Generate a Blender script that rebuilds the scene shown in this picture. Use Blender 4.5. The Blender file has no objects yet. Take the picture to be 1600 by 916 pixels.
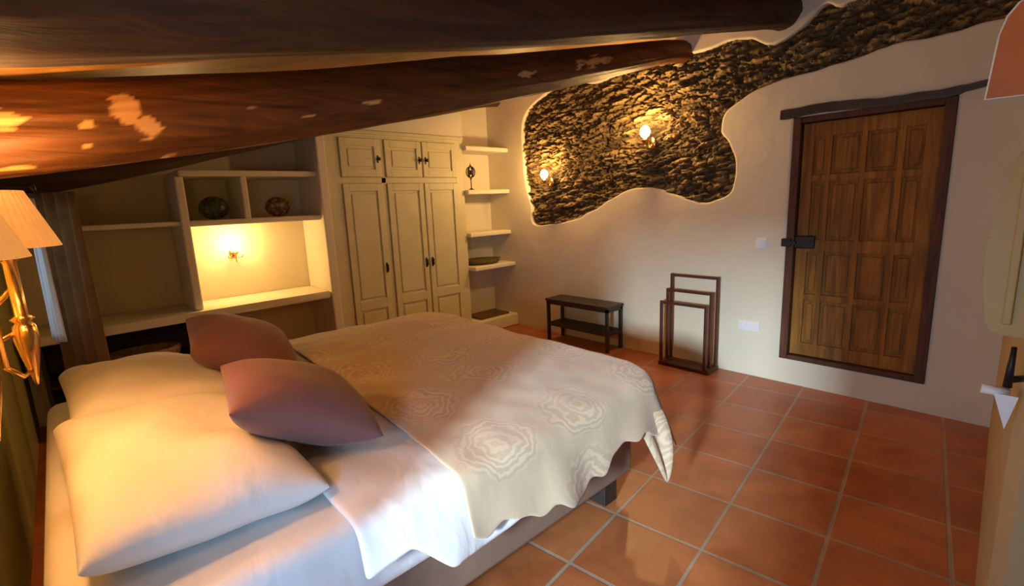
import bpy, bmesh, math, random
from mathutils import Vector, Matrix, noise
random.seed(7)
PI = math.pi
S = bpy.context.scene
COL = S.collection

# ---------------------------------------------------------------- materials
def srgb(r, g, b):
    f = lambda c: ((c/255.0 + .055)/1.055)**2.4 if c > 10 else c/255.0/12.92
    return (f(r), f(g), f(b), 1)

class NT:
    def __init__(s, name, rough=.6, **kw):
        s.m = bpy.data.materials.new(name); s.m.use_nodes = True
        s.t = s.m.node_tree; s.b = s.t.nodes['Principled BSDF']
        s.b.inputs['Roughness'].default_value = rough
        for k, v in kw.items(): s.b.inputs[k.replace('_', ' ')].default_value = v
    def n(s, typ, **kw):
        o = s.t.nodes.new(typ)
        for k, v in kw.items():
            if k in o.inputs: o.inputs[k].default_value = v
            else: setattr(o, k, v)
        return o
    def l(s, a, b): s.t.links.new(a, b)
    def pos(s, scale=(1, 1, 1), rot=(0, 0, 0), loc=(0, 0, 0), obj=False):
        if obj: c = s.n('ShaderNodeTexCoord').outputs['Object']
        else: c = s.n('ShaderNodeNewGeometry').outputs['Position']
        m = s.n('ShaderNodeMapping'); s.l(c, m.inputs['Vector'])
        m.inputs['Scale'].default_value = scale; m.inputs['Rotation'].default_value = rot
        m.inputs['Location'].default_value = loc
        return m.outputs['Vector']
    def noise(s, vec, scale, detail=4, rough=.5, dist=0):
        o = s.n('ShaderNodeTexNoise', Scale=scale, Detail=detail, Roughness=rough, Distortion=dist)
        s.l(vec, o.inputs['Vector']); return o.outputs['Fac']
    def ramp(s, fac, stops):
        r = s.n('ShaderNodeValToRGB'); s.l(fac, r.inputs['Fac']); e = r.color_ramp.elements
        while len(e) < len(stops): e.new(.5)
        for i, (p, c) in enumerate(stops):
            e[i].position = p; e[i].color = c if len(c) == 4 else (*c, 1)
        return r.outputs['Color']
    def mix(s, fac, a, b, mode='MIX'):
        m = s.n('ShaderNodeMix', data_type='RGBA', blend_type=mode)
        for v, i in ((fac, 0), (a, 6), (b, 7)):
            if hasattr(v, 'links'): s.l(v, m.inputs[i])
            else: m.inputs[i].default_value = v
        return m.outputs[2]
    def math(s, op, a, b=0.0):
        m = s.n('ShaderNodeMath', operation=op)
        for v, i in ((a, 0), (b, 1)):
            if hasattr(v, 'links'): s.l(v, m.inputs[i])
            else: m.inputs[i].default_value = v
        return m.outputs[0]
    def color(s, c):
        if hasattr(c, 'links'): s.l(c, s.b.inputs['Base Color'])
        else: s.b.inputs['Base Color'].default_value = c
    def bump(s, h, strength=.3, dist=.01):
        b = s.n('ShaderNodeBump', Strength=strength, Distance=dist); s.l(h, b.inputs['Height'])
        s.l(b.outputs['Normal'], s.b.inputs['Normal'])

def simple(name, col, rough=.6, var=.08, scale=6, bump=0, **kw):
    t = NT(name, rough, **kw); v = t.pos(obj=True)
    f = t.noise(v, scale)
    lo = tuple(c*(1-var) for c in col[:3])+(1,); hi = tuple(min(1, c*(1+var)) for c in col[:3])+(1,)
    t.color(t.ramp(f, [(.3, lo), (.7, hi)]))
    if bump: t.bump(t.noise(v, scale*4), bump, .006)
    return t.m

def plaster_mat(name, col):
    t = NT(name, .85); v = t.pos()
    f = t.noise(v, 1.3, 5)
    lo = tuple(c*.92 for c in col[:3])+(1,)
    t.color(t.ramp(f, [(.3, lo), (.7, col)]))
    h = t.math('ADD', t.noise(v, 2.2, 3), t.math('MULTIPLY', t.noise(v, 22, 5), .12))
    t.bump(h, .5, .035)
    return t.m

def wood_mat(name, dark, light, scale=(30, 2, 30), rough=.45, rot=(0, 0, 0), bump=.25, obj=True):
    t = NT(name, rough); v = t.pos(scale, rot, obj=obj)
    f = t.noise(v, 1.0, 6, .6, 1.2)
    f2 = t.noise(t.pos((2, 2, 2), obj=obj), 1.2, 2)
    c = t.ramp(f, [(.3, dark), (.68, light)])
    c = t.mix(t.ramp(f2, [(.35, (.55, .55, .55)), (.7, (1, 1, 1))]), tuple(x*.6 for x in dark[:3])+(1,), c)
    t.color(c); t.bump(f, bump, .004)
    return t.m

M = {}
M['wall'] = plaster_mat('white_plaster', (.76, .69, .49, 1))
M['shelfwhite'] = plaster_mat('cream_plaster', (.78, .73, .56, 1))
M['ochre'] = plaster_mat('ochre_plaster', (.46, .34, .17, 1))
M['olive'] = plaster_mat('olive_paint', (.40, .37, .11, 1))
M['greencream'] = simple('pale_green_paint', (.62, .60, .36, 1), .5, .05, 5)
M['black'] = simple('black_brown_wood', (.028, .018, .013, 1), .4, .3, 20)
M['dark'] = simple('dark_stain', (.03, .02, .014, 1), .6, .2, 9)
M['iron'] = simple('black_iron', (.03, .026, .022, 1), .45, .2, 20, Metallic=.6)
M['rackwood'] = wood_mat('mahogany_rack', (.05, .012, .006, 1), (.14, .035, .015, 1))
M['brass'] = simple('brass', (.75, .45, .16, 1), .22, .1, 9, Metallic=1.0)
M['white'] = simple('white_plastic', (.8, .78, .74, 1), .35, .02, 9)
M['curtain'] = simple('brown_curtain', (.17, .085, .022, 1), .9, .2, 12)
M['terracotta'] = simple('terracotta_paint', (.50, .13, .02, 1), .55, .15, 4)
M['yellow'] = simple('yellow_cream_paint', (.42, .26, .05, 1), .5, .06, 4)
M['mauve'] = simple('mauve_cotton', (.19, .080, .066, 1), .75, .06, 8, .1, Sheen_Weight=.2)
M['basefabric'] = simple('taupe_upholstery', (.24, .145, .09, 1), .9, .06, 12, .1)
M['wicker'] = simple('woven_wicker', (.12, .09, .035, 1), .8, .6, 60, .6)
M['mat'] = simple('brown_mat', (.12, .065, .03, 1), .9, .3, 30, .3)
M['tan'] = simple('tan_wicker', (.35, .22, .11, 1), .8, .5, 40, .5)

def cotton(name, col):
    t = NT(name, .8, Sheen_Weight=.15); v = t.pos()
    f = t.noise(v, 2.5, 3)
    t.color(t.ramp(f, [(.3, tuple(c*.95 for c in col[:3])+(1,)), (.7, col)]))
    w = t.noise(t.pos((2, 5, 3), (0, 0, .5)), 1.5, 3, .45, .5)
    t.bump(w, .5, .022)
    return t.m
M['sheet'] = cotton('white_cotton', (.74, .71, .66, 1))
M['duvet'] = cotton('white_duvet_cotton', (.76, .73, .68, 1))

# damask coverlet
t = NT('cream_damask', .75, Sheen_Weight=.25)
v = t.pos()
vo = t.n('ShaderNodeTexVoronoi', Scale=2.1, Randomness=.35, feature='F1', voronoi_dimensions='2D')
nz = t.n('ShaderNodeTexNoise', Scale=7.0, Detail=3.0)
sx = t.n('ShaderNodeSeparateXYZ'); t.l(v, sx.inputs[0]); cx_ = t.n('ShaderNodeCombineXYZ')
t.l(t.math('SUBTRACT', sx.outputs[0], sx.outputs[2]), cx_.inputs[0]); t.l(sx.outputs[1], cx_.inputs[1]); v = cx_.outputs[0]
t.l(v, nz.inputs['Vector'])
wv = t.mix(.16, v, nz.outputs['Color'], 'ADD')
t.l(wv, vo.inputs['Vector'])
rg = t.math('SINE', t.math('ADD', t.math('MULTIPLY', vo.outputs['Distance'], 85), t.math('MULTIPLY', t.noise(v, 11, 3), 16)))
pt = t.math('MULTIPLY', rg, t.ramp(vo.outputs['Distance'], [(.26, (1, 1, 1)), (.40, (0, 0, 0))]))
c = t.ramp(t.math('ADD', t.math('MULTIPLY', pt, .5), .5), [(.35, (.47, .325, .18)), (.75, (.60, .45, .28))])
c = t.mix(t.ramp(t.noise(v, 2.2, 3), [(.4, (0, 0, 0)), (.7, (.5, .5, .5))]), c, (.62, .48, .32, 1))
t.color(c)
t.bump(t.noise(t.pos((1, 1, .4)), 6, 5), .25, .02)
M['coverlet'] = t.m

# terracotta floor tiles
t = NT('terracotta_tiles', .38)
v = t.pos(rot=(0, 0, math.radians(-6.6)), loc=(.615, -1.892, 0))
br = t.n('ShaderNodeTexBrick'); br.offset = 0; br.squash = 1
t.l(v, br.inputs['Vector'])
for k, val in (('Scale', 1.0), ('Mortar Size', .009), ('Mortar Smooth', .25), ('Bias', 0), ('Brick Width', .405), ('Row Height', .405)):
    br.inputs[k].default_value = val
br.inputs['Color1'].default_value = (.52, .175, .055, 1); br.inputs['Color2'].default_value = (.40, .115, .034, 1)
br.inputs['Mortar'].default_value = (.40, .30, .20, 1)
n1 = t.noise(t.pos(), 5, 5, .6, .5); n2 = t.noise(t.pos(), 1.2, 3)
c = t.mix(.75, br.outputs['Color'], t.ramp(n1, [(.3, (.62, .52, .46)), (.7, (1.12, 1.1, 1.08))]), 'MULTIPLY')
c = t.mix(t.ramp(n2, [(.45, (0, 0, 0)), (.7, (.35, .35, .35))]), c, (.34, .15, .07, 1))
t.color(c)
t.l(t.ramp(n1, [(.3, (.30,)*3), (.8, (.5,)*3)]), t.b.inputs['Roughness'])
h = t.math('SUBTRACT', t.math('MULTIPLY', n1, .3), br.outputs['Fac'])
t.bump(h, .5, .006)
M['floor'] = t.m

# old beams: varnished dark wood with plaster-stained patches (vertex attribute 'stain')
def beam_mat(name, dark, light):
    t = NT(name, .6)
    g = t.pos((22, 1.4, 22))
    f = t.noise(g, 1.0, 7, .65, 1.0)
    c = t.ramp(f, [(.28, dark), (.7, light)])
    a = t.n('ShaderNodeAttribute', attribute_name='stain')
    c = t.mix(a.outputs['Fac'], c, (.62, .36, .13, 1))
    t.color(c); t.bump(f, .5, .01)
    return t.m
M['beam'] = beam_mat('old_beam_wood', (.028, .008, .001, 1), (.17, .056, .007, 1))
M['beam_dark'] = beam_mat('darker_beam_wood', (.014, .005, .0015, 1), (.055, .020, .005, 1))
M['planks'] = wood_mat('ceiling_board_wood', (.30, .13, .03, 1), (.58, .30, .09, 1), (14, 3, 14), obj=False)
M['lintel'] = wood_mat('lintel_wood', (.028, .014, .006, 1), (.085, .045, .02, 1), (3, 30, 30))
M['doorwood'] = wood_mat('door_pine', (.17, .065, .006, 1), (.50, .20, .015, 1), (26, 26, 2.0), .75)
M['doorframe'] = wood_mat('door_frame_wood', (.055, .016, .004, 1), (.15, .048, .010, 1), (26, 26, 2.0), .7)

# stone
t = NT('slate_rubble', .8)
a = t.n('ShaderNodeAttribute', attribute_name='tone')
c = t.ramp(a.outputs['Fac'], [(0, (.055, .036, .012)), (.35, (.18, .125, .045)), (.7, (.32, .23, .09)), (1, (.48, .36, .17))])
n1 = t.noise(t.pos((6, 6, 20)), 2.5, 6, .7)
c = t.mix(.8, c, t.ramp(n1, [(.3, (.5, .48, .42)), (.7, (1.2, 1.15, 1.1))]), 'MULTIPLY')
t.color(c); t.bump(n1, .9, .02)
M['stone'] = t.m

def emit(name, col, strength):
    m = bpy.data.materials.new(name); m.use_nodes = True
    b = m.node_tree.nodes['Principled BSDF']
    b.inputs['Base Color'].default_value = col; b.inputs['Emission Color'].default_value = col
    b.inputs['Emission Strength'].default_value = strength
    return m
M['bulb'] = emit('lit_bulb', (1, .66, .30, 1), 45)
t = NT('pleated_shade', .8)
ob = t.n('ShaderNodeTexCoord').outputs['Object']
t.color(t.ramp(t.noise(ob, 30, 2), [(.3, (.75, .42, .16)), (.7, (.82, .50, .22))]))
t.b.inputs['Emission Color'].default_value = (1, .42, .10, 1); t.b.inputs['Emission Strength'].default_value = .38
M['shade'] = t.m
t = NT('window_glass', .03); t.color((.95, .97, 1, 1))
_tr = t.n('ShaderNodeBsdfTransparent'); _mx = t.n('ShaderNodeMixShader', Fac=.1); _gl = t.n('ShaderNodeBsdfGlossy', Roughness=.02)
t.l(_tr.outputs[0], _mx.inputs[1]); t.l(_gl.outputs[0], _mx.inputs[2]); t.l(_mx.outputs[0], t.t.nodes['Material Output'].inputs['Surface'])
M['glass'] = t.m
t = NT('sheer', .9, Transmission_Weight=.0); t.color(srgb(205, 215, 225)); M['sheer'] = t.m

# ---------------------------------------------------------------- mesh helpers
def bx(bm, x0, y0, z0, x1, y1, z1, bev=0.0, seg=2):
    r = bmesh.ops.create_cube(bm, size=1)
    vs = r['verts']
    for v in vs:
        v.co = Vector(((x0+x1)/2+v.co.x*(x1-x0), (y0+y1)/2+v.co.y*(y1-y0), (z0+z1)/2+v.co.z*(z1-z0)))
    if bev > 0:
        es = list({e for v in vs for e in v.link_edges})
        bmesh.ops.bevel(bm, geom=es, offset=bev, segments=seg, affect='EDGES', profile=.5)

def prism(bm, poly, axis, a, b):
    """poly of 2D points in the plane normal to axis, extruded from a to b"""
    def p3(p, w):
        return {'x': (w, p[0], p[1]), 'y': (p[0], w, p[1]), 'z': (p[0], p[1], w)}[axis]
    A = [bm.verts.new(p3(p, a)) for p in poly]; B = [bm.verts.new(p3(p, b)) for p in poly]
    bm.faces.new(A); bm.faces.new(B[::-1])
    n = len(poly)
    for i in range(n): bm.faces.new((A[i], B[i], B[(i+1) % n], A[(i+1) % n]))

def tube(bm, pts, rad, seg=12, cap=True):
    pts = [Vector(p) for p in pts]
    rad = rad if isinstance(rad, (list, tuple)) else [rad]*len(pts)
    rings = []; up = None
    for i, p in enumerate(pts):
        d = (pts[min(i+1, len(pts)-1)] - pts[max(i-1, 0)]).normalized()
        if up is None:
            up = Vector((0, 0, 1)) if abs(d.z) < .9 else Vector((1, 0, 0))
        s = d.cross(up).normalized(); up = s.cross(d).normalized()
        rings.append([bm.verts.new(p + (s*math.cos(2*PI*k/seg) + up*math.sin(2*PI*k/seg))*rad[i]) for k in range(seg)])
    for a, b in zip(rings, rings[1:]):
        for k in range(seg): bm.faces.new((a[k], a[(k+1) % seg], b[(k+1) % seg], b[k]))
    if cap: bm.faces.new(rings[0][::-1]); bm.faces.new(rings[-1])

def lathe(bm, prof, c=(0, 0, 0), seg=24, axis='z'):
    c = Vector(c); rings = []
    for r, h in prof:
        ring = []
        for k in range(seg):
            a = 2*PI*k/seg
            o = (r*math.cos(a), r*math.sin(a), h)
            if axis == 'y': o = (o[0], h, o[1])
            if axis == 'x': o = (h, o[0], o[1])
            ring.append(bm.verts.new(c + Vector(o)))
        rings.append(ring)
    for a, b in zip(rings, rings[1:]):
        for k in range(seg): bm.faces.new((a[k], a[(k+1) % seg], b[(k+1) % seg], b[k]))
    bm.faces.new(rings[0][::-1]); bm.faces.new(rings[-1])

def obj(name, bm, mat, parent=None, smooth=False, fix=True):
    if fix: bmesh.ops.recalc_face_normals(bm, faces=bm.faces)
    me = bpy.data.meshes.new(name); bm.to_mesh(me); bm.free()
    o = bpy.data.objects.new(name, me); COL.objects.link(o)
    me.materials.append(mat)
    if smooth:
        for p in me.polygons: p.use_smooth = True
    if parent is not None:
        o.parent = parent; o.matrix_parent_inverse = parent.matrix_world.inverted() if False else Matrix.Translation(-parent.location)
    return o

def B(): return bmesh.new()
def box(name, mat, parent, *b, bev=0.0):
    bm = B(); bx(bm, *b, bev=bev); return obj(name, bm, mat, parent)

def thing(name, label, cat, loc=(0, 0, 0), group=None):
    o = bpy.data.objects.new(name, None); COL.objects.link(o); o.location = loc
    o.empty_display_size = .1
    o['label'] = label; o['category'] = cat
    if group: o['group'] = group
    return o
def tag(o, label, cat, group=None):
    o['label'] = label; o['category'] = cat
    if group: o['group'] = group
    return o
def struct(o, label=None):
    o['kind'] = 'structure'
    if label: o['label'] = label
    return o
def dup(root, delta, label, group=None):
    d = Vector(delta)
    r = root.copy(); COL.objects.link(r); r.location = root.location + d
    r['label'] = label
    if group: r['group'] = group
    for ch in root.children:
        c = ch.copy(); COL.objects.link(c); c.parent = r
        for g in ch.children:
            k = g.copy(); COL.objects.link(k); k.parent = c
    return r
def sub(name, bm, mat, part, root, smooth=False):
    """sub-part below a part whose geometry is stored in world coordinates of root"""
    o = obj(name, bm, mat, None, smooth); o.parent = part
    return o

# ---------------------------------------------------------------- dimensions (metres)
YB = 4.05      # far wall with the door
YH = -.30      # wall behind the bed head
XL = -4.90     # end wall behind the shelving
XF = -4.40     # face of wardrobe and shelving
def roof(y): return 1.93 + .22*y

# ---------------------------------------------------------------- shell
bm = B(); bx(bm, -5.1, -1.3, -.1, 1.2, 4.5, 0)
struct(obj('floor', bm, M['floor']), 'terracotta tile floor')

bm = B()
prism(bm, [(-.71, roof(-.71)), (4.6, roof(4.6)), (4.6, roof(4.6)+.1), (-.71, roof(-.71)+.1)], 'x', -5.1, 1.2)
struct(obj('ceiling', bm, M['planks']), 'sloping ceiling of old boards')

def curve_wall(name, outer, holes, ymid, half, bev, mat, flip=False):
    cu = bpy.data.curves.new(name+'_curve', 'CURVE'); cu.dimensions = '2D'; cu.fill_mode = 'BOTH'
    for ring in [outer]+holes:
        sp = cu.splines.new('POLY'); sp.points.add(len(ring)-1); sp.use_cyclic_u = True
        for i, (x, z) in enumerate(ring): sp.points[i].co = (x, z, 0, 1)
    cu.extrude = half - bev; cu.bevel_depth = bev; cu.bevel_resolution = 3; cu.offset = -bev
    co = bpy.data.objects.new(name+'_c', cu); COL.objects.link(co)
    dg = bpy.context.evaluated_depsgraph_get()
    me = bpy.data.meshes.new_from_object(co.evaluated_get(dg))
    bpy.data.objects.remove(co)
    for v in me.vertices: v.co = Vector((v.co.x, ymid - v.co.z, v.co.y))
    for p in me.polygons: p.use_smooth = abs(p.normal.y) < .98
    me.name = name; me.materials.clear(); me.materials.append(mat)
    o = bpy.data.objects.new(name, me); COL.objects.link(o)
    return o

def smooth_ring(pts, n=6, jitter=.0):
    out = []; N = len(pts)
    for i in range(N):
        p0, p1, p2, p3 = [Vector(pts[(i+k-1) % N]) for k in range(4)]
        for k in range(n):
            s = k/n
            q = .5*((2*p1)+(p2-p0)*s+(2*p0-5*p1+4*p2-p3)*s*s+(3*p1-p0-3*p2+p3)*s**3)
            if jitter:
                q += Vector((noise.noise(Vector((q.x*9, q.y*9, 1))), noise.noise(Vector((q.x*9, q.y*9, 5)))))*jitter
            out.append((q.x, q.y))
    return out

stone_pts = [(-4.05, 2.44), (-3.72, 2.62), (-3.32, 2.66), (-3.06, 2.60), (-2.55, 2.66), (-2.2, 2.66), (-1.95, 2.64), (-1.80, 2.665), (-1.62, 2.64),
  (-1.45, 2.56), (-1.27, 2.62), (-1.20, 2.68), (-1.12, 2.735), (-1.04, 2.69), (-.93, 2.71), (-.55, 2.66), (-.14, 2.55), (-.14, 2.40),
  (-.31, 2.405), (-.48, 2.38), (-.72, 2.385), (-.95, 2.345), (-1.21, 2.315), (-1.46, 2.29), (-1.65, 2.215), (-1.79, 2.12), (-1.81, 2.0),
  (-1.73, 1.87), (-1.68, 1.72), (-1.71, 1.52), (-1.85, 1.44), (-2.01, 1.44), (-2.22, 1.515), (-2.38, 1.57), (-2.56, 1.585), (-2.76, 1.545),
  (-3.06, 1.405), (-3.41, 1.275), (-3.78, 1.235), (-3.97, 1.25), (-3.985, 1.46), (-4.06, 1.68), (-4.09, 2.1)]
ring = smooth_ring(stone_pts, 5, .012)
DX0, DX1, DZ0, DZ1 = -1.275, -.385, .20, 2.015
wb = curve_wall('wall_back', [(-5.1, -.05), (1.2, -.05), (1.2, roof(YB)+.05), (-5.1, roof(YB)+.05)],
   [ring, [(DX0, DZ0), (DX1, DZ0), (DX1, DZ1), (DX0, DZ1)]], YB+.09, .09, .016, M['wall'])
struct(wb, 'white plaster wall with the wooden door')
bm = B(); bx(bm, -5.1, YB+.19, -.05, 1.2, YB+.3, 3.2)
struct(obj('wall_back_core', bm, M['dark']))
bpy.data.objects['wall_back_core'].name = 'trim_1'

# exposed rubble stone
def build_stone():
    bm = B(); tl = bm.loops.layers.float_color.new('tone') if False else bm.verts.layers.float.new('tone')
    x0, x1, z0, z1 = -4.15, -.06, 1.15, 2.82; st = .0125
    nx = int((x1-x0)/st); nz = int((z1-z0)/st)
    pts = [Vector(p) for p in ring]
    g = {}
    # occupancy: inside ring dilated
    def inside(x, z):
        c = False; n = len(ring); j = n-1
        for i in range(n):
            xi, zi = ring[i]; xj, zj = ring[j]
            if (zi > z) != (zj > z) and x < (xj-xi)*(z-zi)/(zj-zi)+xi: c = not c
            j = i
        return c
    occ = {}
    for i in range(0, nx+1, 4):
        for k in range(0, nz+1, 4):
            occ[i//4, k//4] = inside(x0+i*st, z0+k*st)
    def near(i, k):
        a, b = i//4, k//4
        return any(occ.get((a+p, b+q), False) for p in (-2, -1, 0, 1, 2) for q in (-2, -1, 0, 1, 2))
    for i in range(nx+1):
        for k in range(nz+1):
            if not near(i, k): continue
            x = x0+i*st; z = z0+k*st
            tilt = .35*x*.3
            wx = noise.noise(Vector((x*3, z*3, 0)))*.06; wz = noise.noise(Vector((x*2.2, z*5, 4)))*.035
            q = Vector(((x+wx)*7.0, 0, (z+wz-.16*x)*29))
            d, cp = noise.voronoi(q)
            e = d[1]-d[0]
            rnd = noise.cell(cp[0]*7.3+Vector((.5, .5, .5)))
            rnd = abs(math.sin(cp[0].x*12.9+cp[0].z*78.2)*43758.5) % 1
            h = min(e*3.0, 1)**.45
            y = YB+.075 - h*(.03+.045*rnd) + .02*noise.noise(Vector((x*12, 3, z*30))) + .03*noise.noise(Vector((x*35, 3, z*80)))
            if not inside(x, z): y = max(y, YB+.05)
            y = max(y, YB-.012)
            v = bm.verts.new((x, y, z)); v[tl] = max(0, min(1, (.15+.8*rnd)*min(1, .3+e*2.4)))
            g[i, k] = v
    for (i, k), v in g.items():
        if (i+1, k) in g and (i, k+1) in g and (i+1, k+1) in g:
            bm.faces.new((v, g[i+1, k], g[i+1, k+1], g[i, k+1]))
    return obj('stonework', bm, M['stone'], smooth=False)
tag(build_stone(), 'irregular patch of exposed dark rubble stone framed by white plaster, with two lit wall lights', 'stone wall')

# head wall with two windows
W1 = (-.76, .10, -.12, 1.49)       # beside the camera, out of view: the daylight
W2 = (-3.80, .95, -3.30, 1.62)      # far window by the curtain
def rect(w): return [(w[0], w[1]), (w[2], w[1]), (w[2], w[3]), (w[0], w[3])]
wh = curve_wall('wall_front', [(-5.1, -.05), (1.2, -.05), (1.2, 1.9), (-5.1, 1.9)], [rect(W1), rect(W2)], YH-.2, .2, .012, M['olive'])
struct(wh, 'olive green wall behind the bed head')
def window(n, w):
    y = YH-.34
    bm = B(); f = .045
    bx(bm, w[0], y, w[1], w[0]+f, y+.05, w[3]); bx(bm, w[2]-f, y, w[1], w[2], y+.05, w[3])
    bx(bm, w[0]+f, y, w[1], w[2]-f, y+.05, w[1]+f); bx(bm, w[0]+f, y, w[3]-f, w[2]-f, y+.05, w[3])
    fr = struct(obj('window_%d' % n, bm, M['white']))
    bm = B(); bx(bm, w[0]+f, y+.02, w[1]+f, w[2]-f, y+.026, w[3]-f)
    obj('pane', bm, M['glass'], fr)
window(1, W1); window(2, W2)

# end wall + alcove back
bm = B(); prism(bm, [(-.7, -.05), (4.3, -.05), (4.3, 3.1), (-.7, 2.0)], 'x', XL-.15, XL)
struct(obj('wall_left', bm, M['wall']), 'white plaster end wall behind shelves')
AX = -4.70
bm = B()
prism(bm, [(3.42, 0), (YB+.02, 0), (YB+.02, roof(YB)+.02), (3.42, roof(3.42)+.02)], 'x', XL, AX)
struct(obj('trim_2', bm, M['shelfwhite']))
bm = B()   # plaster above the wardrobe
prism(bm, [(1.86, 2.222), (3.42, 2.222), (3.42, roof(3.42)+.01), (1.86, roof(1.86)+.01)], 'x', XL, XF+.012)
struct(obj('trim_3', bm, M['shelfwhite']))

# right side: short wall towards the far corner, ends at y = 1.8, room widens beyond
bm = B()
RW = [(-.055, YB+.05), (-.030, 3.2), (-.005, 2.3), (.02, 1.86), (.05, 1.80), (1.2, 1.80), (1.2, YB+.05)]
prism(bm, RW, 'z', -.02, 2.9)
struct(obj('wall_right', bm, M['ochre']), 'ochre plaster wall at the right')
bm = B(); bx(bm, 1.0, -.6, -.05, 1.15, 1.85, 2.6)
struct(obj('trim_4', bm, M['wall']))

# ---------------------------------------------------------------- beams
def interp(ks, y):
    for (a, *va), (b, *vb) in zip(ks, ks[1:]):
        if y <= b: 
            s = max(0, (y-a)/(b-a)); return [p+(q-p)*s for p, q in zip(va, vb)]
    return list(ks[-1][1:])
def beam(name, label, keys, mat, seed, stains=(), y0=YH+.01, y1=YB+.03, seg=112):
    """keys: (y, x, zlow, diameter)"""
    bm = B(); sl = bm.verts.layers.float.new('stain')
    n = int((y1-y0)/.0115); rings = []
    for i in range(n+1):
        y = y0+(y1-y0)*i/n
        # smooth keys by averaging
        acc = [0, 0, 0]
        for d in (-.3, -.15, 0, .15, .3):
            e = interp(keys, min(max(y+d, y0), y1)); acc = [a+b/5 for a, b in zip(acc, e)]
        x, zl, dm = acc; r = dm/2
        ring_ = []
        for k in range(seg):
            a = 2*PI*k/seg
            rr = r*(1+.07*noise.noise(Vector((math.cos(a)*1.3+seed, math.sin(a)*1.3, y*.9)))
                    +.035*noise.noise(Vector((math.cos(a)*3+seed, math.sin(a)*3, y*2.5)))
                    +.03*noise.noise(Vector((math.cos(a)*7, math.sin(a)*7+seed, y*1.2))))
            # hewn: slightly flattened faces
            sq = max(abs(math.cos(a-.5)), abs(math.sin(a-.5)))
            rr *= 1 + .10*(1/sq-1.15)
            v = bm.verts.new((x+rr*math.cos(a), y, zl+r+rr*math.sin(a)))
            s = 0
            for (sa, sy, wa, wy, th) in stains:
                da = (math.degrees(a)-sa+180) % 360-180
                dd = (da/wa)**2+((y-sy)/wy)**2
                if dd < 3:
                    nn = noise.fractal(Vector((math.cos(a)*5, math.sin(a)*5, y*9+sy)), 1.0, 2.0, 4)
                    s = max(s, min(1, max(0, (th-dd+nn*1.1)*4)))
            v[sl] = s
            ring_.append(v)
        rings.append(ring_)
    for a, b in zip(rings, rings[1:]):
        for k in range(seg): bm.faces.new((a[k], a[(k+1) % seg], b[(k+1) % seg], b[k]))
    bm.faces.new(rings[0][::-1]); bm.faces.new(rings[-1])
    return tag(obj(name, bm, mat, smooth=True), label, 'beam', 'old ceiling beams')
# angle 0 = +x (towards the camera side), -90 = underside
beam('ceiling_beam', 'thick dark trunk beam crossing the top edge, nearest the viewer and without light patches',
     [(-.3, -1.38, 1.74, .27), (.43, -1.38, 1.885, .28), (1.3, -1.38, 2.05, .28), (2.13, -1.38, 2.23, .27), (4.1, -1.38, 2.665, .24)], M['beam_dark'], 2.1)
ST = [(14, .228, 19, .036, 1.2), (-18, .285, 15, .030, 1.2), (-6, .13, 9, .024, .8), (6, -.06, 14, .05, .9), (-34, .12, 5, .02, .6), (-60, -.06, 9, .05, .5), (-82, .22, 6, .12, .5), (-26, .81, 4, .05, .5),
      (-17, 1.08, 4, .10, .5), (-4, .6, 4, .06, .3), (4, 2.72, 22, .22, .6), (-6, 2.1, 12, .12, .4), (-72, .38, 6, .1, .3)]
beam('ceiling_beam', 'thick brown trunk beam with pale worn patches, its far end over the stone patch',
     [(-.3, -2.16, 1.60, .27), (0, -2.16, 1.645, .27), (.85, -2.16, 1.80, .27), (1.6, -2.16, 1.98, .26), (2.2, -2.16, 2.12, .24), (4.05, -2.16, 2.61, .17)], M['beam'], 7.7, ST)
beam('ceiling_beam', 'dark slender beam running just above the wardrobe and shelves',
     [(-.3, -4.27, 1.61, .20), (.36, -4.27, 1.745, .19), (1.69, -4.27, 2.11, .18), (3.31, -4.27, 2.46, .15), (3.8, -4.27, 2.58, .10)], M['beam_dark'], 12.3, y1=3.85)

# ---------------------------------------------------------------- door
DY = YB+.055
bm = B(); f = .055
bx(bm, DX0, YB-.012, DZ0, DX0+f, YB+.13, DZ1, .004); bx(bm, DX1-f, YB-.012, DZ0, DX1, YB+.13, DZ1, .004)
bx(bm, DX0+f, YB-.010, DZ0, DX1-f, YB+.13, DZ0+.035, .004); bx(bm, DX0+f, YB-.010, DZ1-.04, DX1-f, YB+.13, DZ1, .004)
door = struct(obj('door_1', bm, M['doorframe']), 'panelled brown wooden door raised one step above the floor')
lx0, lx1, lz0, lz1 = DX0+f+.004, DX1-f-.004, DZ0+.04, DZ1-.045
bm = B(); bx(bm, lx0, DY, lz0, lx1, DY+.03, lz1)
leaf = obj('door_leaf', bm, M['doorwood'], door)
bm = B()
P_ = DY-.022
xs = [lx0, -1.045, -.84, -.635, lx1]; zs = [lz0, .70, 1.09, 1.58, lz1]
for i, x in enumerate(xs):
    w = (.075 if i in (0, 4) else .032)
    a, b = (x, x+w) if i == 0 else ((x-w, x) if i == 4 else (x-w/2, x+w/2))
    bx(bm, a, P_, lz0, b, DY+.002, lz1, .006)
for i, z in enumerate(zs):
    w = (.10 if i in (0, 4) else .05)
    if i == 2: w = .09
    a, b = (z, z+w) if i == 0 else ((z-w, z) if i == 4 else (z-w/2, z+w/2))
    bx(bm, lx0+.07, P_+.002, a, lx1-.07, DY+.003, b, .006)
obj('door_rail_grid', bm, M['doorwood'], door)
bm = B()
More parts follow.
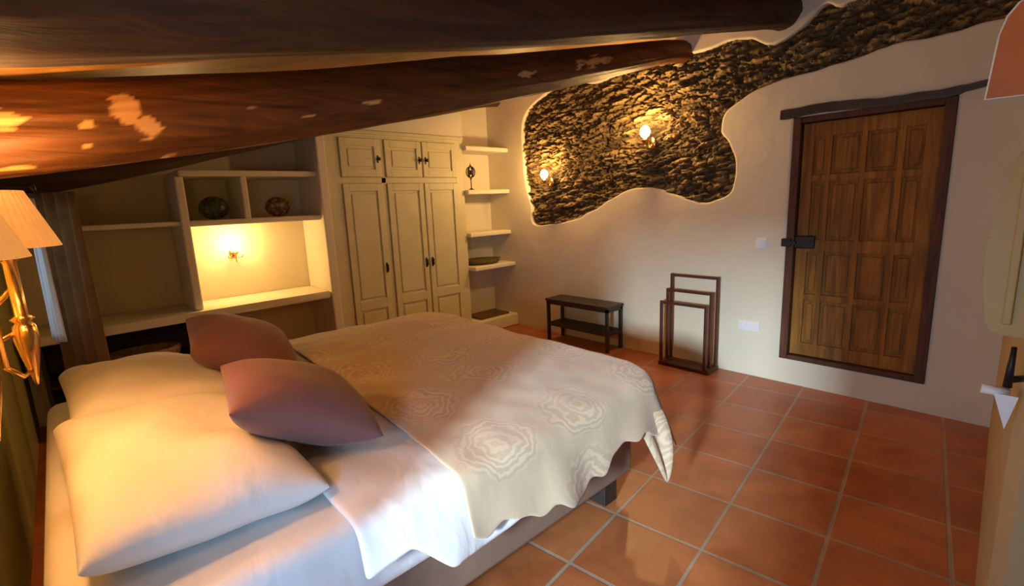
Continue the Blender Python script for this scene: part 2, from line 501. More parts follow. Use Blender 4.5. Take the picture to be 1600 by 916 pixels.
for i in range(4):
    for k in range(4):
        a = xs[i]+(.075 if i == 0 else .016)+.018; b = xs[i+1]-(.075 if i == 3 else .016)-.018
        c = zs[k]+(.10 if k == 0 else .03 if k != 2 else .045)+.02; d = zs[k+1]-(.10 if k == 3 else .03 if k != 1 else .045)-.02
        bx(bm, a, DY-.008, c, b, DY+.003, d, .007)
obj('door_panel', bm, M['doorwood'], door)
bm = B(); bx(bm, -1.225, P_-.028, 1.07, -1.09, P_+.001, 1.165, .008); bx(bm, -1.30, YB-.04, 1.085, -1.235, YB-.001, 1.145, .006)
bx(bm, -1.25, YB-.05, 1.105, -1.20, YB-.025, 1.125)
lock = obj('door_lock', bm, M['iron'], door)
# lintel
bm = B(); n = 46; rings = []
for i in range(n+1):
    x = -1.36+(1.10)*i/n; s = i/n
    zc = 2.045+.012*math.sin(s*7)+.012*noise.noise(Vector((x*6, 0, 0)))+.03*max(0, s-.8)
    h = .032*(1-.25*s)+.006*noise.noise(Vector((x*11, 2, 0)))
    if s > .9: h *= .75
    rings.append([bm.verts.new((x, YB-.028+.004*noise.noise(Vector((x*9, k, 0))) if k in (0, 3) else YB+.03, zc+(h if k > 1 else -h))) for k in range(4)])
for a, b in zip(rings, rings[1:]):
    for k in range(4): bm.faces.new((a[k], a[(k+1) % 4], b[(k+1) % 4], b[k]))
bm.faces.new(rings[0]); bm.faces.new(rings[-1][::-1])
tag(obj('door_lintel', bm, M['lintel']), 'rough dark wooden lintel lying over the brown door', 'lintel')

# switch and socket
sw = thing('light_switch', 'small square white light switch left of the door lock', 'light switch', (-1.452, YB, 1.10))
bm = B(); bx(bm, -1.492, YB-.010, 1.062, -1.412, YB+.004, 1.142, .003); obj('cover_plate', bm, M['white'], sw)
bm = B(); bx(bm, -1.477, YB-.016, 1.077, -1.427, YB-.006, 1.127, .003); obj('rocker', bm, M['white'], sw)
so = thing('wall_socket', 'white double wall socket low between towel stand and door', 'socket', (-1.51, YB, .42))
bm = B(); bx(bm, -1.595, YB-.010, .38, -1.435, YB+.004, .46, .003); obj('cover_plate', bm, M['white'], so)
for cx in (-1.555, -1.475):
    bm = B(); lathe(bm, [(.028, 0), (.028, -.006), (.022, -.006), (.02, -.001)], (cx, YB-.010, .42), 20, 'y'); obj('outlet', bm, M['white'], so)

# ---------------------------------------------------------------- wall lights
def candle_light(x, y, z, nrm, label, cat='wall light', group=None, arms=1, s=1.0, lampE=8, size=.02):
    """x,y,z: bulb centre; nrm: unit vector from wall into room; wall at distance .10*s behind"""
    N = Vector(nrm); T = Vector((N.y, -N.x, 0))
    root = thing('wall_sconce', label, cat, (x, y, z), group)
    c = Vector((x, y, z)); w = c - N*.10*s
    bm = B()
    m = bmesh.ops.create_uvsphere(bm, u_segments=16, v_segments=10, radius=.032*s)
    for v in m['verts']: v.co = c + w*0 + (N*v.co.y*.35 + T*v.co.x + Vector((0, 0, v.co.z*1.35))) - N*.095*s - Vector((0, 0, .065*s))
    obj('backplate', bm, M['brass'], root, True)
    bm = B()
    for k in ([0] if arms == 1 else [-1, 1]):
        pts = [w-Vector((0, 0, .07*s))+T*.0, w+N*.04*s-Vector((0, 0, .105*s))+T*k*.03*s, c-Vector((0, 0, .10*s))-N*.01*s+T*k*.055*s, c-Vector((0, 0, .075*s))+T*k*.06*s*1.0]
        tube(bm, pts, .005*s, 8)
    if arms == 2: tube(bm, [c-Vector((0, 0, .045*s)), c-Vector((0, 0, .14*s))], [.007*s, .004*s], 8)
    obj('arm', bm, M['brass'], root, True)
    bm = B(); lathe(bm, [(.004*s, -.085*s), (.012*s, -.075*s), (.03*s, -.055*s), (.032*s, -.05*s), (.012*s, -.05*s), (.012*s, -.028*s)], c, 18)
    obj('cup', bm, M['brass'], root, True)
    bm = B(); lathe(bm, [(.010*s, -.035*s), (.028*s, -.022*s), (.036*s, .002*s), (.031*s, .026*s), (.016*s, .042*s), (.001, .048*s)], c, 18)
    obj('bulb', bm, M['bulb'], root, True)
    return root

def point(name, loc, e, col=(1, .62, .28), r=.035, parent=None):
    L = bpy.data.lights.new(name, 'POINT'); L.energy = e; L.color = col; L.shadow_soft_size = r
    o = bpy.data.objects.new(name, L); COL.objects.link(o); o.location = loc; return o

candle_light(-2.43, 3.93, 2.055, (0, -1, 0), 'lit wall light on the middle of the stone patch, the higher of the two', group='wall lights on the stone patch', s=1.25)
candle_light(-3.655, 3.93, 1.775, (0, -1, 0), 'lit wall light at the left end of the stone patch, the lower of the two', group='wall lights on the stone patch', s=1.15)
candle_light(-4.80, 1.14, 1.22, (1, 0, 0), 'small lit two-armed brass wall light inside the lit shelf niche', arms=2, s=1.0)
WARM = (1, .56, .19)
point('stone_lamp_light', (-2.43, 3.895, 2.09), 46, WARM, .035)
point('stone_lamp_light', (-3.655, 3.895, 1.81), 31, WARM, .035)
point('niche_lamp_light', (-4.70, 1.14, 1.24), 6.5, (1, .58, .22), .06)

# twin-shade brass wall lamps over the bed
def shade_lamp(cx, cy, zb, label, wall=YH):
    root = thing('wall_lamp', label, 'wall lamp', (cx, cy, zb), 'shaded brass wall lamps at the bed head')
    bm = B(); seg = 72; rings = []
    for (r, h) in ((.112, 0), (.056, .15)):
        rings.append([bm.verts.new((cx+(r+.0025*(k % 2))*math.cos(2*PI*k/seg), cy+(r+.0025*(k % 2))*math.sin(2*PI*k/seg), zb+h)) for k in range(seg)])
    for k in range(seg): bm.faces.new((rings[0][k], rings[0][(k+1) % seg], rings[1][(k+1) % seg], rings[1][k]))
    sh = obj('lamp_shade', bm, M['shade'], root)
    sm = sh.modifiers.new('s', 'SOLIDIFY'); sm.thickness = .003
    bm = B()
    lathe(bm, [(.004, -.385), (.008, -.36), (.020, -.30), (.027, -.25), (.024, -.215), (.016, -.205), (.026, -.195), (.014, -.185), (.014, -.04), (.022, -.03), (.024, -.015), (.011, -.01), (.011, .05)], (cx, cy, zb), 24)
    tube(bm, [(cx+.055, cy-.05, zb-.02), (cx+.055, cy-.05, zb-.31)], .010, 12)
    tube(bm, [(cx+.055, cy-.05, zb-.31), (cx+.03, cy-.02, zb-.35), (cx, cy, zb-.34)], .006, 10)
    tube(bm, [(cx+.055, cy-.05, zb-.03), (cx, cy, zb-.03)], .006, 10)
    obj('stem', bm, M['brass'], root, True)
    bm = B()
    pts = [(cx, wall+.012, zb-.10)]
    for k in range(9):
        a = k/8*PI
        pts.append((cx+.03*math.sin(a*2), wall+.02+(cy-wall-.02)*k/8, zb-.10-.075*math.sin(a)))
    tube(bm, pts, .007, 10)
    tube(bm, [(cx, wall+.012, zb-.2), (cx+.02, (wall+cy)/2, zb-.27), (cx, cy, zb-.22)], .006, 10)
    obj('arm', bm, M['brass'], root, True)
    bm = B(); bx(bm, cx-.028, wall, zb-.30, cx+.028, wall+.014, zb-.04, .006); obj('backplate', bm, M['brass'], root)
    bm = B(); lathe(bm, [(.008, .05), (.02, .07), (.022, .09), (.01, .12)], (cx, cy, zb), 14); obj('bulb', bm, M['bulb'], root, True)
    return root
shade_lamp(-1.88, -.10, 1.435, 'brass wall lamp with cream pleated shade, the one beside the curtain')
shade_lamp(-1.46, -.155, 1.430, 'brass wall lamp with cream pleated shade, cut by the left photo edge')
point('bed_lamp_light', (-1.88, -.10, 1.56), 12, WARM, .04)
point('bed_lamp_light', (-1.46, -.155, 1.56), 12, WARM, .04)
point('bed_lamp_glow', (-1.88, -.10, 1.45), 7.5, WARM, .04)
point('bed_lamp_glow', (-1.46, -.155, 1.45), 5.5, WARM, .04)
# lamp cords
for i, (cx, zt, lab) in enumerate([(-1.88, 1.12, 'thin dark cord hanging on the olive wall below the further lamp'), (-1.46, 1.12, 'thin dark cord hanging on the olive wall below the nearer lamp')]):
    bm = B(); pts = [(cx+.02*math.sin(k*.7), YH+.008, zt-.085*k) for k in range(11)]
    tube(bm, pts, .004, 8); tag(obj('lamp_cord', bm, M['dark'], smooth=True), lab, 'cord')

# ---------------------------------------------------------------- curtain
def curtain(name, x0, x1, yc, dy, z0, z1, mat, label, cat, nf=5, bulge=.03):
    bm = B(); rows = 14; cols = 60; g = []
    for i in range(rows+1):
        s = i/rows; z = z1+(z0-z1)*s; row = []
        for k in range(cols+1):
            u = k/cols
            x = x0+(x1-x0)*u + .01*math.sin(u*9+s*3); y = yc+(u-.5)*dy+bulge*math.sin(u*nf*2*PI+s*.8)*(0.6+.4*s)
            row.append(bm.verts.new((x, y, z)))
        g.append(row)
    for a, b in zip(g, g[1:]):
        for k in range(cols): bm.faces.new((a[k], a[k+1], b[k+1], b[k]))
    o = obj(name, bm, mat, smooth=True)
    m = o.modifiers.new('s', 'SOLIDIFY'); m.thickness = .006
    return tag(o, label, cat)
curtain('curtain', -3.88, -3.72, .02, .20, .04, 1.66, M['curtain'], 'long brown curtain hanging in the corner beside the desk', 'curtain', 4, .028)
curtain('sheer_curtain', -3.62, -3.50, -.065, .04, .86, 1.62, M['sheer'], 'narrow pale sheer curtain between wall lamps and brown curtain', 'curtain', 3, .012)
bm = B(); tube(bm, [(-4.1, -.04, 1.67), (-3.2, -.04, 1.67)], .010, 10)
for cx in (-4.02, -3.28): tube(bm, [(cx, YH+.002, 1.67), (cx, -.04, 1.67)], .007, 8)
tag(obj('curtain_rod', bm, M['iron'], smooth=True), 'thin iron rod carrying the brown curtain', 'curtain rod')

# ---------------------------------------------------------------- built-in shelving and desk (left)
sh = thing('built_in_shelving', 'cream plaster built-in shelves with two small cubbies and a lit niche, over the desk', 'shelves', (XL, .8, .8))
SF = XF+.10
def r(name, *b, bev=.012, mat='shelfwhite'): return box(name, M[mat], sh, *b, bev=bev)
SX = XF-.03; b0 = XL+.002
r('side_panel', b0, 1.785, .0, XF+.03, 1.868, 2.30)
r('divider', b0, .715, .765, SX, .775, 1.795)
r('shelf', b0, .745, 1.795, SX, 1.79, 1.845)
r('shelf', b0, .77, 1.415, SX, 1.79, 1.460)
r('divider', b0, 1.165, 1.455, SX-.01, 1.215, 1.80)
r('shelf', b0, YH+.03, 1.425, SX-.02, .72, 1.462)
bm = B()
prism(bm, [(b0, YH+.03), (XF+.06, YH+.03), (XF+.06, 0.1), (XF+.02, 1.2), (XF+.02, 1.784), (b0, 1.784)], 'z', .700, .764)
bmesh.ops.bevel(bm, geom=list(bm.edges), offset=.012, segments=2, affect='EDGES')
dk = tag(obj('desk_top', bm, M['shelfwhite']), 'long cream desk ledge running below the shelf niches', 'desk')
# dark cupboard under the desk with basket
dc = thing('under_desk_cabinet', 'dark open cabinet under the left end of the desk', 'cabinet', (-4.7, .3, 0))
X1, Y0, Y1, Z1 = XF-.08, YH+.1, .80, .690
bx_ = lambda name, *b, bev=.003: box(name, M['dark'], dc, *b, bev=bev)
bx_('back', b0+.005, Y0, .06, b0+.02, Y1, Z1)
bx_('side', b0+.005, Y0, 0, X1, Y0+.02, Z1); bx_('side', b0+.005, Y1-.02, 0, X1, Y1, Z1)
bx_('top', b0+.005, Y0, Z1-.02, X1, Y1, Z1+.004); bx_('shelf', b0+.02, Y0+.02, .36, X1, Y1-.02, .38)
bm = B(); lathe(bm, [(.02, 0), (.12, .004), (.155, .05), (.165, .10), (.16, .12), (.145, .12), (.15, .10), (.11, .02), (.01, .015)], (-4.60, .36, .382), 30)
for v in bm.verts: v.co.y = .36+(v.co.y-.36)*1.5
tag(obj('basket', bm, M['tan'], smooth=True), 'tan woven basket in the dark cabinet under the desk', 'basket')

# round ornaments in the cubbies
def ornament(y, z, rad, mat, label, sq=.85):
    bm = B(); m = bmesh.ops.create_uvsphere(bm, u_segments=40, v_segments=24, radius=rad)
    for v in bm.verts:
        n = v.co.normalized()
        a = math.atan2(n.y, n.z)
        d = 1+.035*math.sin(a*12)*math.sin(math.acos(max(-1, min(1, n.x)))*6)
        v.co = Vector((v.co.x*.6*d, v.co.y*d, v.co.z*sq*d))
    for v in bm.verts: v.co += Vector((-4.56, y, z+rad*sq))
    return tag(obj('round_ornament', bm, mat, smooth=True), label, 'ornament', 'round ornaments in the cubbies')
def orn_mat(name, a, b):
    t = NT(name, .35); v = t.pos(obj=True)
    vo = t.n('ShaderNodeTexVoronoi', Scale=26.0); t.l(v, vo.inputs['Vector'])
    t.color(t.ramp(vo.outputs['Distance'], [(.2, b), (.6, a)])); t.bump(vo.outputs['Distance'], .5, .01); return t.m
ornament(.975, 1.461, .108, orn_mat('green_glaze', (.018, .026, .014, 1), (.10, .11, .06, 1)), 'dark green round patterned ornament in the left cubby')
ornament(1.465, 1.461, .102, orn_mat('brown_glaze', (.06, .035, .015, 1), (.26, .17, .07, 1)), 'brown round patterned ornament in the right cubby', .83)

# ---------------------------------------------------------------- wardrobe
wd = thing('wardrobe', 'tall pale green built-in wardrobe with panelled double and single doors', 'wardrobe', (-4.65, 2.65, 0))
WY0, WY1 = 1.870, 3.418; WX = XF
cols = [(2.00, 2.405), (2.455, 2.875), (2.885, 3.315)]
bm = B()
bx(bm, b0, WY0, 0, WX-.012, WY1, 2.19)
def fr(y0, z0, y1, z1): bx(bm, WX-.02, y0, z0, WX, y1, z1, .003)
fr(WY0, 0, 2.00, 2.19); fr(3.315, 0, WY1, 2.19); fr(2.405, .12, 2.455, 2.15); fr(2.00, 0, 3.315, .12); fr(2.00, 1.735, 3.315, 1.79); fr(2.00, 2.15, 3.315, 2.19)
obj('body', bm, M['greencream'], wd)
bm = B(); bx(bm, b0, WY0-.002, 2.185, WX+.028, WY1, 2.222, .008); bx(bm, b0, WY0, 2.165, WX+.014, WY1, 2.188, .005)
obj('cornice', bm, M['greencream'], wd)
def wdoor(y0, y1, z0, z1, splits, hy, hz, long_):
    bm = B(); g = .004; y0 += g; y1 -= g; z0 += g; z1 -= g; st = .055
    X0 = WX-.014
    bx(bm, X0, y0, z0, WX+.002, y1, z1)            # core
    F0, F1 = WX+.001, WX+.018
    bx(bm, F0, y0, z0, F1, y0+st, z1, .003); bx(bm, F0, y1-st, z0, F1, y1, z1, .003)
    zz = [z0]+splits+[z1]
    for i, z in enumerate(zz):
        a, b = (z, z+.07) if i == 0 else ((z-.07, z) if i == len(zz)-1 else (z-.045, z+.045))
        bx(bm, F0, y0+st, a, F1, y1-st, b, .003)
    for i in range(len(zz)-1):
        a = zz[i]+(.07 if i == 0 else .045)+.025; b = zz[i+1]-(.07 if i == len(zz)-2 else .045)-.025
        bx(bm, F0, y0+st+.022, a, F1-.006, y1-st-.022, b, .007)
    d = obj('door', bm, M['greencream'], wd)
    bm = B()
    if long_:
        bx(bm, WX+.018, hy-.009, hz-.05, WX+.024, hy+.009, hz+.05, .003)
        tube(bm, [(WX+.022, hy, hz+.035), (WX+.045, hy, hz+.03), (WX+.045, hy, hz-.03), (WX+.022, hy, hz-.035)], .006, 8)
    else:
        lathe(bm, [(.012, 0), (.009, .008), (.007, .018), (.016, .026), (.018, .034), (.010, .042)], (WX+.018, hy, hz), 16, 'x')
        bx(bm, WX+.018, hy-.008, hz-.035, WX+.022, hy+.008, hz+.035, .002)
    h = obj('handle', bm, M['iron'], d, True)
    h.matrix_parent_inverse = Matrix.Identity(4)
for (y0, y1), hy in zip(cols, (2.375, 2.842, 2.918)):
    wdoor(y0, y1, 1.79, 2.15, [], hy, 1.96, False)
    wdoor(y0, y1, .12, 1.735, [.56], hy, .91, True)

# ---------------------------------------------------------------- alcove shelves (right of wardrobe)
al = thing('alcove_shelves', 'cream plaster alcove shelves between the wardrobe and the far wall', 'shelves', (AX, 3.7, 0))
for zt, xf in ((2.13, -4.335), (1.655, -4.335), (1.175, -4.335), (.79, -4.28)):
    box('shelf', M['shelfwhite'], al, AX+.001, 3.421, zt-.05, xf, YB-.001, zt, bev=.012)
box('plinth', M['shelfwhite'], al, AX+.001, 3.421, 0, -4.27, YB-.001, .15, bev=.015)
# ornament on shelf: iron stand with a ring
om = thing('iron_ornament', 'small dark iron ornament standing on the upper alcove shelf', 'ornament', (-4.50, 3.60, 1.655))
bm = B(); lathe(bm, [(.035, 0), (.035, .008), (.012, .02), (.006, .03), (.006, .12), (.012, .13), (.006, .14), (.004, .15)], (-4.50, 3.60, 1.655), 18); obj('base', bm, M['iron'], om, True)
bm = B()
c0 = Vector((-4.50, 3.60, 1.655+.205))
for k in range(3):
    a = k*PI/3
    pts = [c0+Vector((.05*math.cos(q*2*PI/24)*math.cos(a), .05*math.cos(q*2*PI/24)*math.sin(a), .062*math.sin(q*2*PI/24))) for q in range(25)]
    tube(bm, pts, .006, 8)
lathe(bm, [(.004, 0), (.013, .014), (.005, .028), (.002, .05)], c0+Vector((0, 0, .055)), 12)
lathe(bm, [(.018, 0), (.018, .05)], c0-Vector((0, 0, .03)), 12)
obj('cage', bm, M['iron'], om, True)
# flat tray
bm = B(); lathe(bm, [(.02, 0), (.15, .0), (.185, .02), (.20, .055), (.192, .057), (.17, .04), (.02, .035)], (0, 0, 0), 36)
for v in bm.verts: v.co = Vector((-4.485+v.co.x*.85, 3.70+v.co.y*1.22, .791+v.co.z))
tag(obj('wicker_tray', bm, M['wicker'], smooth=True), 'flat dark wicker tray on the lowest alcove shelf', 'tray')
bm = B(); bx(bm, -4.62, 3.50, .151, -4.33, 3.96, .175, .010)
tag(obj('folded_mat', bm, M['mat']), 'brown folded mat on the plinth at the foot of the alcove', 'mat')

# ---------------------------------------------------------------- bench
bn = thing('luggage_bench', 'small black two-tier bench against the far wall', 'bench', (-3.12, 3.90, 0))
bx0, bx1, by0, by1, bz = -3.53, -2.73, 3.775, 4.03, .465
bm = B(); bx(bm, bx0-.01, by0-.01, bz-.028, bx1+.01, by1+.005, bz, .004); obj('top', bm, M['black'], bn)
bm = B()
for (a, b_, c, d) in ((bx0, by0, bx1, by0+.022), (bx0, by1-.022, bx1, by1), (bx0, by0, bx0+.022, by1), (bx1-.022, by0, bx1, by1)):
    bx(bm, a, b_, bz-.06, c, d, bz-.026)
obj('apron', bm, M['black'], bn)
bm = B(); bx(bm, bx0+.004, by0+.004, .165, bx1-.004, by1-.004, .195, .003)
for k in range(6): bx(bm, bx0+.02, by0+.01+k*.042, .194, bx1-.02, by0+.03+k*.042, .203, .002)
obj('shelf', bm, M['black'], bn)
for a in (bx0, bx1-.030):
    for b_ in (by0, by1-.030):
        box('leg', M['black'], bn, a, b_, 0, a+.03, b_+.03, bz-.026, bev=.002)

# ---------------------------------------------------------------- towel stand
ts = thing('towel_stand', 'dark wooden towel stand of three nested frames left of the door', 'towel stand', (-1.98, 3.91, 0))
for yy, zt, xa, xb in ((3.985, .815, -2.185, -1.745), (3.915, .69, -2.185, -1.765), (3.835, .59, -2.20, -1.77)):
    bm = B(); w = .024
    bx(bm, xa, yy-w/2, .03, xa+w, yy+w/2, zt, .003); bx(bm, xb-w, yy-w/2, .03, xb, yy+w/2, zt, .003)
    bx(bm, xa+w, yy-w*.4, zt-.026, xb-w, yy+w*.4, zt-.002, .003)
    obj('frame', bm, M['rackwood'], ts)
bm = B()
bx(bm, -2.205, 3.815, 0, -2.155, 4.005, .035, .004); bx(bm, -1.795, 3.815, 0, -1.740, 4.005, .035, .004)
for yy in (3.835, 3.875, 3.915, 3.955, 3.985): bx(bm, -2.16, yy-.014, .008, -1.79, yy+.014, .030, .002)
obj('base', bm, M['rackwood'], ts)

# ---------------------------------------------------------------- bed
bed = thing('bed', 'wide bed base upholstered in taupe on dark block feet', 'bed', (-2.2, .9, 0))
box('bed_base', M['basefabric'], bed, -3.14, -.14, .13, -1.27, 1.96, .37, bev=.018)
for a in (-3.08, -1.42):
    for b_ in (-.05, 1.77):
        box('leg', M['dark'], bed, a, b_, 0, a+.12, b_+.10, .135, bev=.004)

mt = thing('mattress', 'thick mattress in white fitted sheet on the bed', 'mattress', (-2.2, .9, .37))
bm = B(); bx(bm, -3.18, -.16, .372, -1.20, 1.97, .635, .055, 5)
bmesh.ops.subdivide_edges(bm, edges=[e for e in bm.edges if e.calc_length() > .5], cuts=24, use_grid_fill=True)
for v in bm.verts:
    n = noise.noise(Vector((v.co.x*3, v.co.y*3, v.co.z*3)))
    v.co.x += .006*n; v.co.z += .004*noise.noise(Vector((v.co.x*6, v.co.y*6, 2))) if v.co.z > .5 else 0
obj('fitted_sheet', bm, M['sheet'], mt, True)

def drape(name, rectz, hangs, step, prof, mat, parent=None, label=None, cat=None, thick=.014, seed=0, flare=.16, R=.07, foldamp=.03, k=17, RC=.12, cf=.06, ysq=1.0):
    """cloth over a rectangle: rectz=(x0,x1,y0(x),y1,ztop(x,y)); hangs=(near(v), foot(u), far) lengths"""
    x0, x1, y0f, y1, zt = rectz; near, foot, far = hangs
    bm = B(); g = {}
    us = []; u = x0-far
    umax = x1+max(near(v_/20) for v_ in range(0, 60))
    NU = int((umax-(x0-far))/step); NV = int((y1+foot(0)*1.2-.4)/step)
    for i in range(NU+1):
        s = i/NU
        for j in range(NV+1):
            q = j/NV
            # unfolded coords
            vend = y1+foot(0)
            ys = 0
            uu0 = (x0-far)+(umax-(x0-far))*s
            ys = y0f(min(max(uu0, x0), x1+.2))
            v = ys+(vend-ys)*q
            lim = x1+near(v)
            uu = (x0-far)+(lim-(x0-far))*s
            cx = min(max(uu, x0+RC), x1-RC); cy = min(v, y1-RC)
            dx, dy = uu-cx, v-cy; d = math.hypot(dx, dy)
            if d > 1e-6 and d > RC:
                cx += dx/d*RC; cy += dy/d*RC; d -= RC
            elif d > 0:
                cx, cy, d = uu, v, 0
            z = zt(cx, cy)
            if d > 1e-6:
                hh = math.hypot(dx, dy); ex, ey = dx/hh, dy/hh
                ang = min(d/R, PI/2); out = R*math.sin(ang); dn = R*(1-math.cos(ang)); L_ = max(0, d-R*PI/2)
                per = (cx-x0)*1.0+cy+math.atan2(ey, ex)*.25 if dx else cx*1.0+math.atan2(ey, ex)*.2
                wv = math.sin(per*k+seed+1.3*noise.noise(Vector((per*2, seed, 0))))+.5*math.sin(per*k*2.1+seed*2)
                amt = min(L_/.18, 1)*foldamp
                fl = flare
                corner = 4*ex*ex*ey*ey if dx and dy else 0
                fl += cf*corner
                out += L_*math.sin(fl)+amt*(wv+.9)*.8
                dn += L_*math.cos(fl)
                X = cx+ex*out; Y = cy+ey*out*(ysq if dx > 1e-6 else 1); z -= dn
            else: X, Y = cx, cy
            z += .010*noise.noise(Vector((X*4, Y*4, seed)))+.006*noise.noise(Vector((X*11, Y*8, seed+3)))
            g[i, j] = bm.verts.new((X, Y, z))
    for i in range(NU):
        for j in range(NV): bm.faces.new((g[i, j], g[i+1, j], g[i+1, j+1], g[i, j+1]))
    o = obj(name, bm, mat, parent, True)
    m = o.modifiers.new('s', 'SOLIDIFY'); m.thickness = thick; m.offset = -1
    m = o.modifiers.new('sub', 'SUBSURF'); m.levels = 1; m.render_levels = 1
    if label: tag(o, label, cat)
    return o

def ztop(base, puff):
    def f(x, y):
        a = max(0, min(1, (x+3.2)/2.02)); b = max(0, min(1, (y-.45)/1.6))
        return base+puff*(1-abs(2*a-1)**3.0)*(1-abs(2*b-1)**4*.6)+puff*.6*math.exp(-((x+2.9)/.45)**2)
    return f
def hang_duvet(v):
    # pointed corner near the head edge, higher further on
    a = .20-.05*min(max((v-.48)/.3, 0), 1)
    return a+.05*math.sin(v*9)*.3+.13*max(0, min(1, (v-.62)/.12))
duv = drape('duvet', (-3.17, -1.205, lambda x: .47+.12*max(0, min(1, (-1.3-x)/.8)), 1.25, ztop(.655, .035)),
      (hang_duvet, lambda u: .0, .15), .026, None, M['duvet'], None,
      'white cotton duvet turned out below the beige coverlet', 'duvet', .022, 4, .16, .06, .014, 11, .02)
def hang_cov(v):
    return .29+.04*math.sin(v*5.2+.5)+.012*math.sin(v*31)+.008*math.sin(v*53)-.07*max(0, min(1, (v-1.3)/.3))+.11*max(0, min(1, (v-1.68)/.2))
cov = drape('coverlet', (-3.19, -1.185, lambda x: .93-.13*max(0, min(1, (x+3.2)/2.1)), 2.01, ztop(.675, .035)),
      (hang_cov, lambda u: .22, .22), .022, None, M['coverlet'], None,
      'beige damask coverlet spread over the foot half of the bed, one corner hanging', 'coverlet', .008, 1, .24, .07, .018, 12, .14, .20, .45)

# the corner of the coverlet hanging in a fold below its hem
bm = B(); G = {}; NS, NU_ = 14, 22
pa, pb, tip = Vector((-1.105, 1.72, .54)), Vector((-1.10, 1.925, .53)), Vector((-1.045, 1.90, .185))
for i in range(NS+1):
    s_ = i/NS
    for j in range(NU_+1):
        u = j/NU_
        p = pa.lerp(pb, u)
        q = p.lerp(tip, s_**1.1)
        wid = (1-s_)
        q.x += .026*math.sin(u*2.6*PI+.4)*(.35+.65*s_)*wid**.5 + .03*math.sin(s_*PI)*u
        q.y += .015*math.sin(s_*PI)*(u-.3)
        G[i, j] = bm.verts.new(q)
for i in range(NS):
    for j in range(NU_): bm.faces.new((G[i, j], G[i+1, j], G[i+1, j+1], G[i, j+1]))
bmesh.ops.remove_doubles(bm, verts=bm.verts, dist=.0005)
cf_ = obj('hanging_corner', bm, M['coverlet'], cov, True)
m = cf_.modifiers.new('s', 'SOLIDIFY'); m.thickness = .008
m = cf_.modifiers.new('sub', 'SUBSURF'); m.levels = 1; m.render_levels = 1

# pillows
def pillow_bm(w, l, t, n=44, pinch=.07, wr=.008, seed=0, p=2.6, ex=.5):
    bm = B(); G = {}
    for side in (1, -1):
        for i in range(n+1):
            for j in range(n+1):
                u = -1+2*i/n; v = -1+2*j/n
                if side == -1 and (i in (0, n) or j in (0, n)): G[-1, i, j] = G[1, i, j]; continue
                uu = math.sin(u*PI/2); vv = math.sin(v*PI/2)
                X = w/2*uu*(1-pinch*(1-vv*vv)); Y = l/2*vv*(1-pinch*(1-uu*uu))
                h = (max(0, (1-abs(uu)**p))*max(0, (1-abs(vv)**p)))**ex
                Z = side*t/2*h
                e = 1-h
                Z += wr*h*(noise.noise(Vector((X*5, Y*5, seed+side)))*2.2)+wr*.5*math.sin((X*.8+Y)*30+seed+2*noise.noise(Vector((X*3, Y*3, seed))))*h*e
                G[side, i, j] = bm.verts.new((X, Y, Z))
    for side in (1, -1):
        for i in range(n):
            for j in range(n):
                q = [G[side, i, j], G[side, i+1, j], G[side, i+1, j+1], G[side, i, j+1]]
                if side == -1: q = q[::-1]
                if len(set(q)) == 4: bm.faces.new(q)
    return bm
def place(bm, mw, name, mat, label, cat, group=None, parent=None):
    bmesh.ops.transform(bm, matrix=mw, verts=bm.verts)
    o = obj(name, bm, mat, parent, True)
    m = o.modifiers.new('sub', 'SUBSURF'); m.levels = 1; m.render_levels = 1
    return tag(o, label, cat, group)
def TR(loc, rx=0, ry=0, rz=0):
    return Matrix.Translation(loc) @ Matrix.Rotation(math.radians(rz), 4, 'Z') @ Matrix.Rotation(math.radians(ry), 4, 'Y') @ Matrix.Rotation(math.radians(rx), 4, 'X')
place(pillow_bm(.93, .56, .21, wr=.014, seed=1, pinch=.03, p=3.6, ex=.42), TR((-1.80, .185, .738), -6, 2, 2), 'pillow', M['sheet'], 'large white pillow nearest the viewer, lit blue by daylight on its front', 'pillow', 'white bed pillows')
place(pillow_bm(.90, .56, .21, wr=.014, seed=5, pinch=.03, p=3.6, ex=.42), TR((-2.72, .20, .740), -6, -2, 2), 'pillow', M['sheet'], 'large white pillow on the far side of the bed beside the curtain', 'pillow', 'white bed pillows')

# cushions: one diagonal AC, the other turned phi degrees up from the line of sight of the room's near end
def cushion(A, C, phi, label, seed, size=.46, t=.17):
    A, C = Vector(A), Vector(C); cen = (A+C)/2; a = (C-A).normalized()
    v = (cen-Vector((0, 0, 1.5))).normalized(); e = (v-a*v.dot(a)).normalized()
    n = a.cross(e)
    if n.z < 0: n = -n
    p = math.radians(phi); b = (e*math.cos(p)+n*math.sin(p)).normalized()
    X = ((a+b)/math.sqrt(2)).normalized(); Y = ((b-a)/math.sqrt(2)).normalized(); Z = X.cross(Y).normalized()
    m = Matrix((X, Y, Z)).transposed().to_4x4(); m.translation = cen
    return place(pillow_bm(size, size, t, 36, .05, .005, seed, 2.6, .5), m, 'cushion', M['mauve'], label, 'cushion', 'mauve cushions')
cushion((-1.98, .367, .955), (-1.44, .71, .735), 19, 'mauve square cushion nearer the viewer, overlapping the other one', 3, .48, .23)
cushion((-2.90, .43, .975), (-2.42, .78, .73), 22, 'mauve square cushion further from the viewer, standing behind the other', 9, .48, .25)

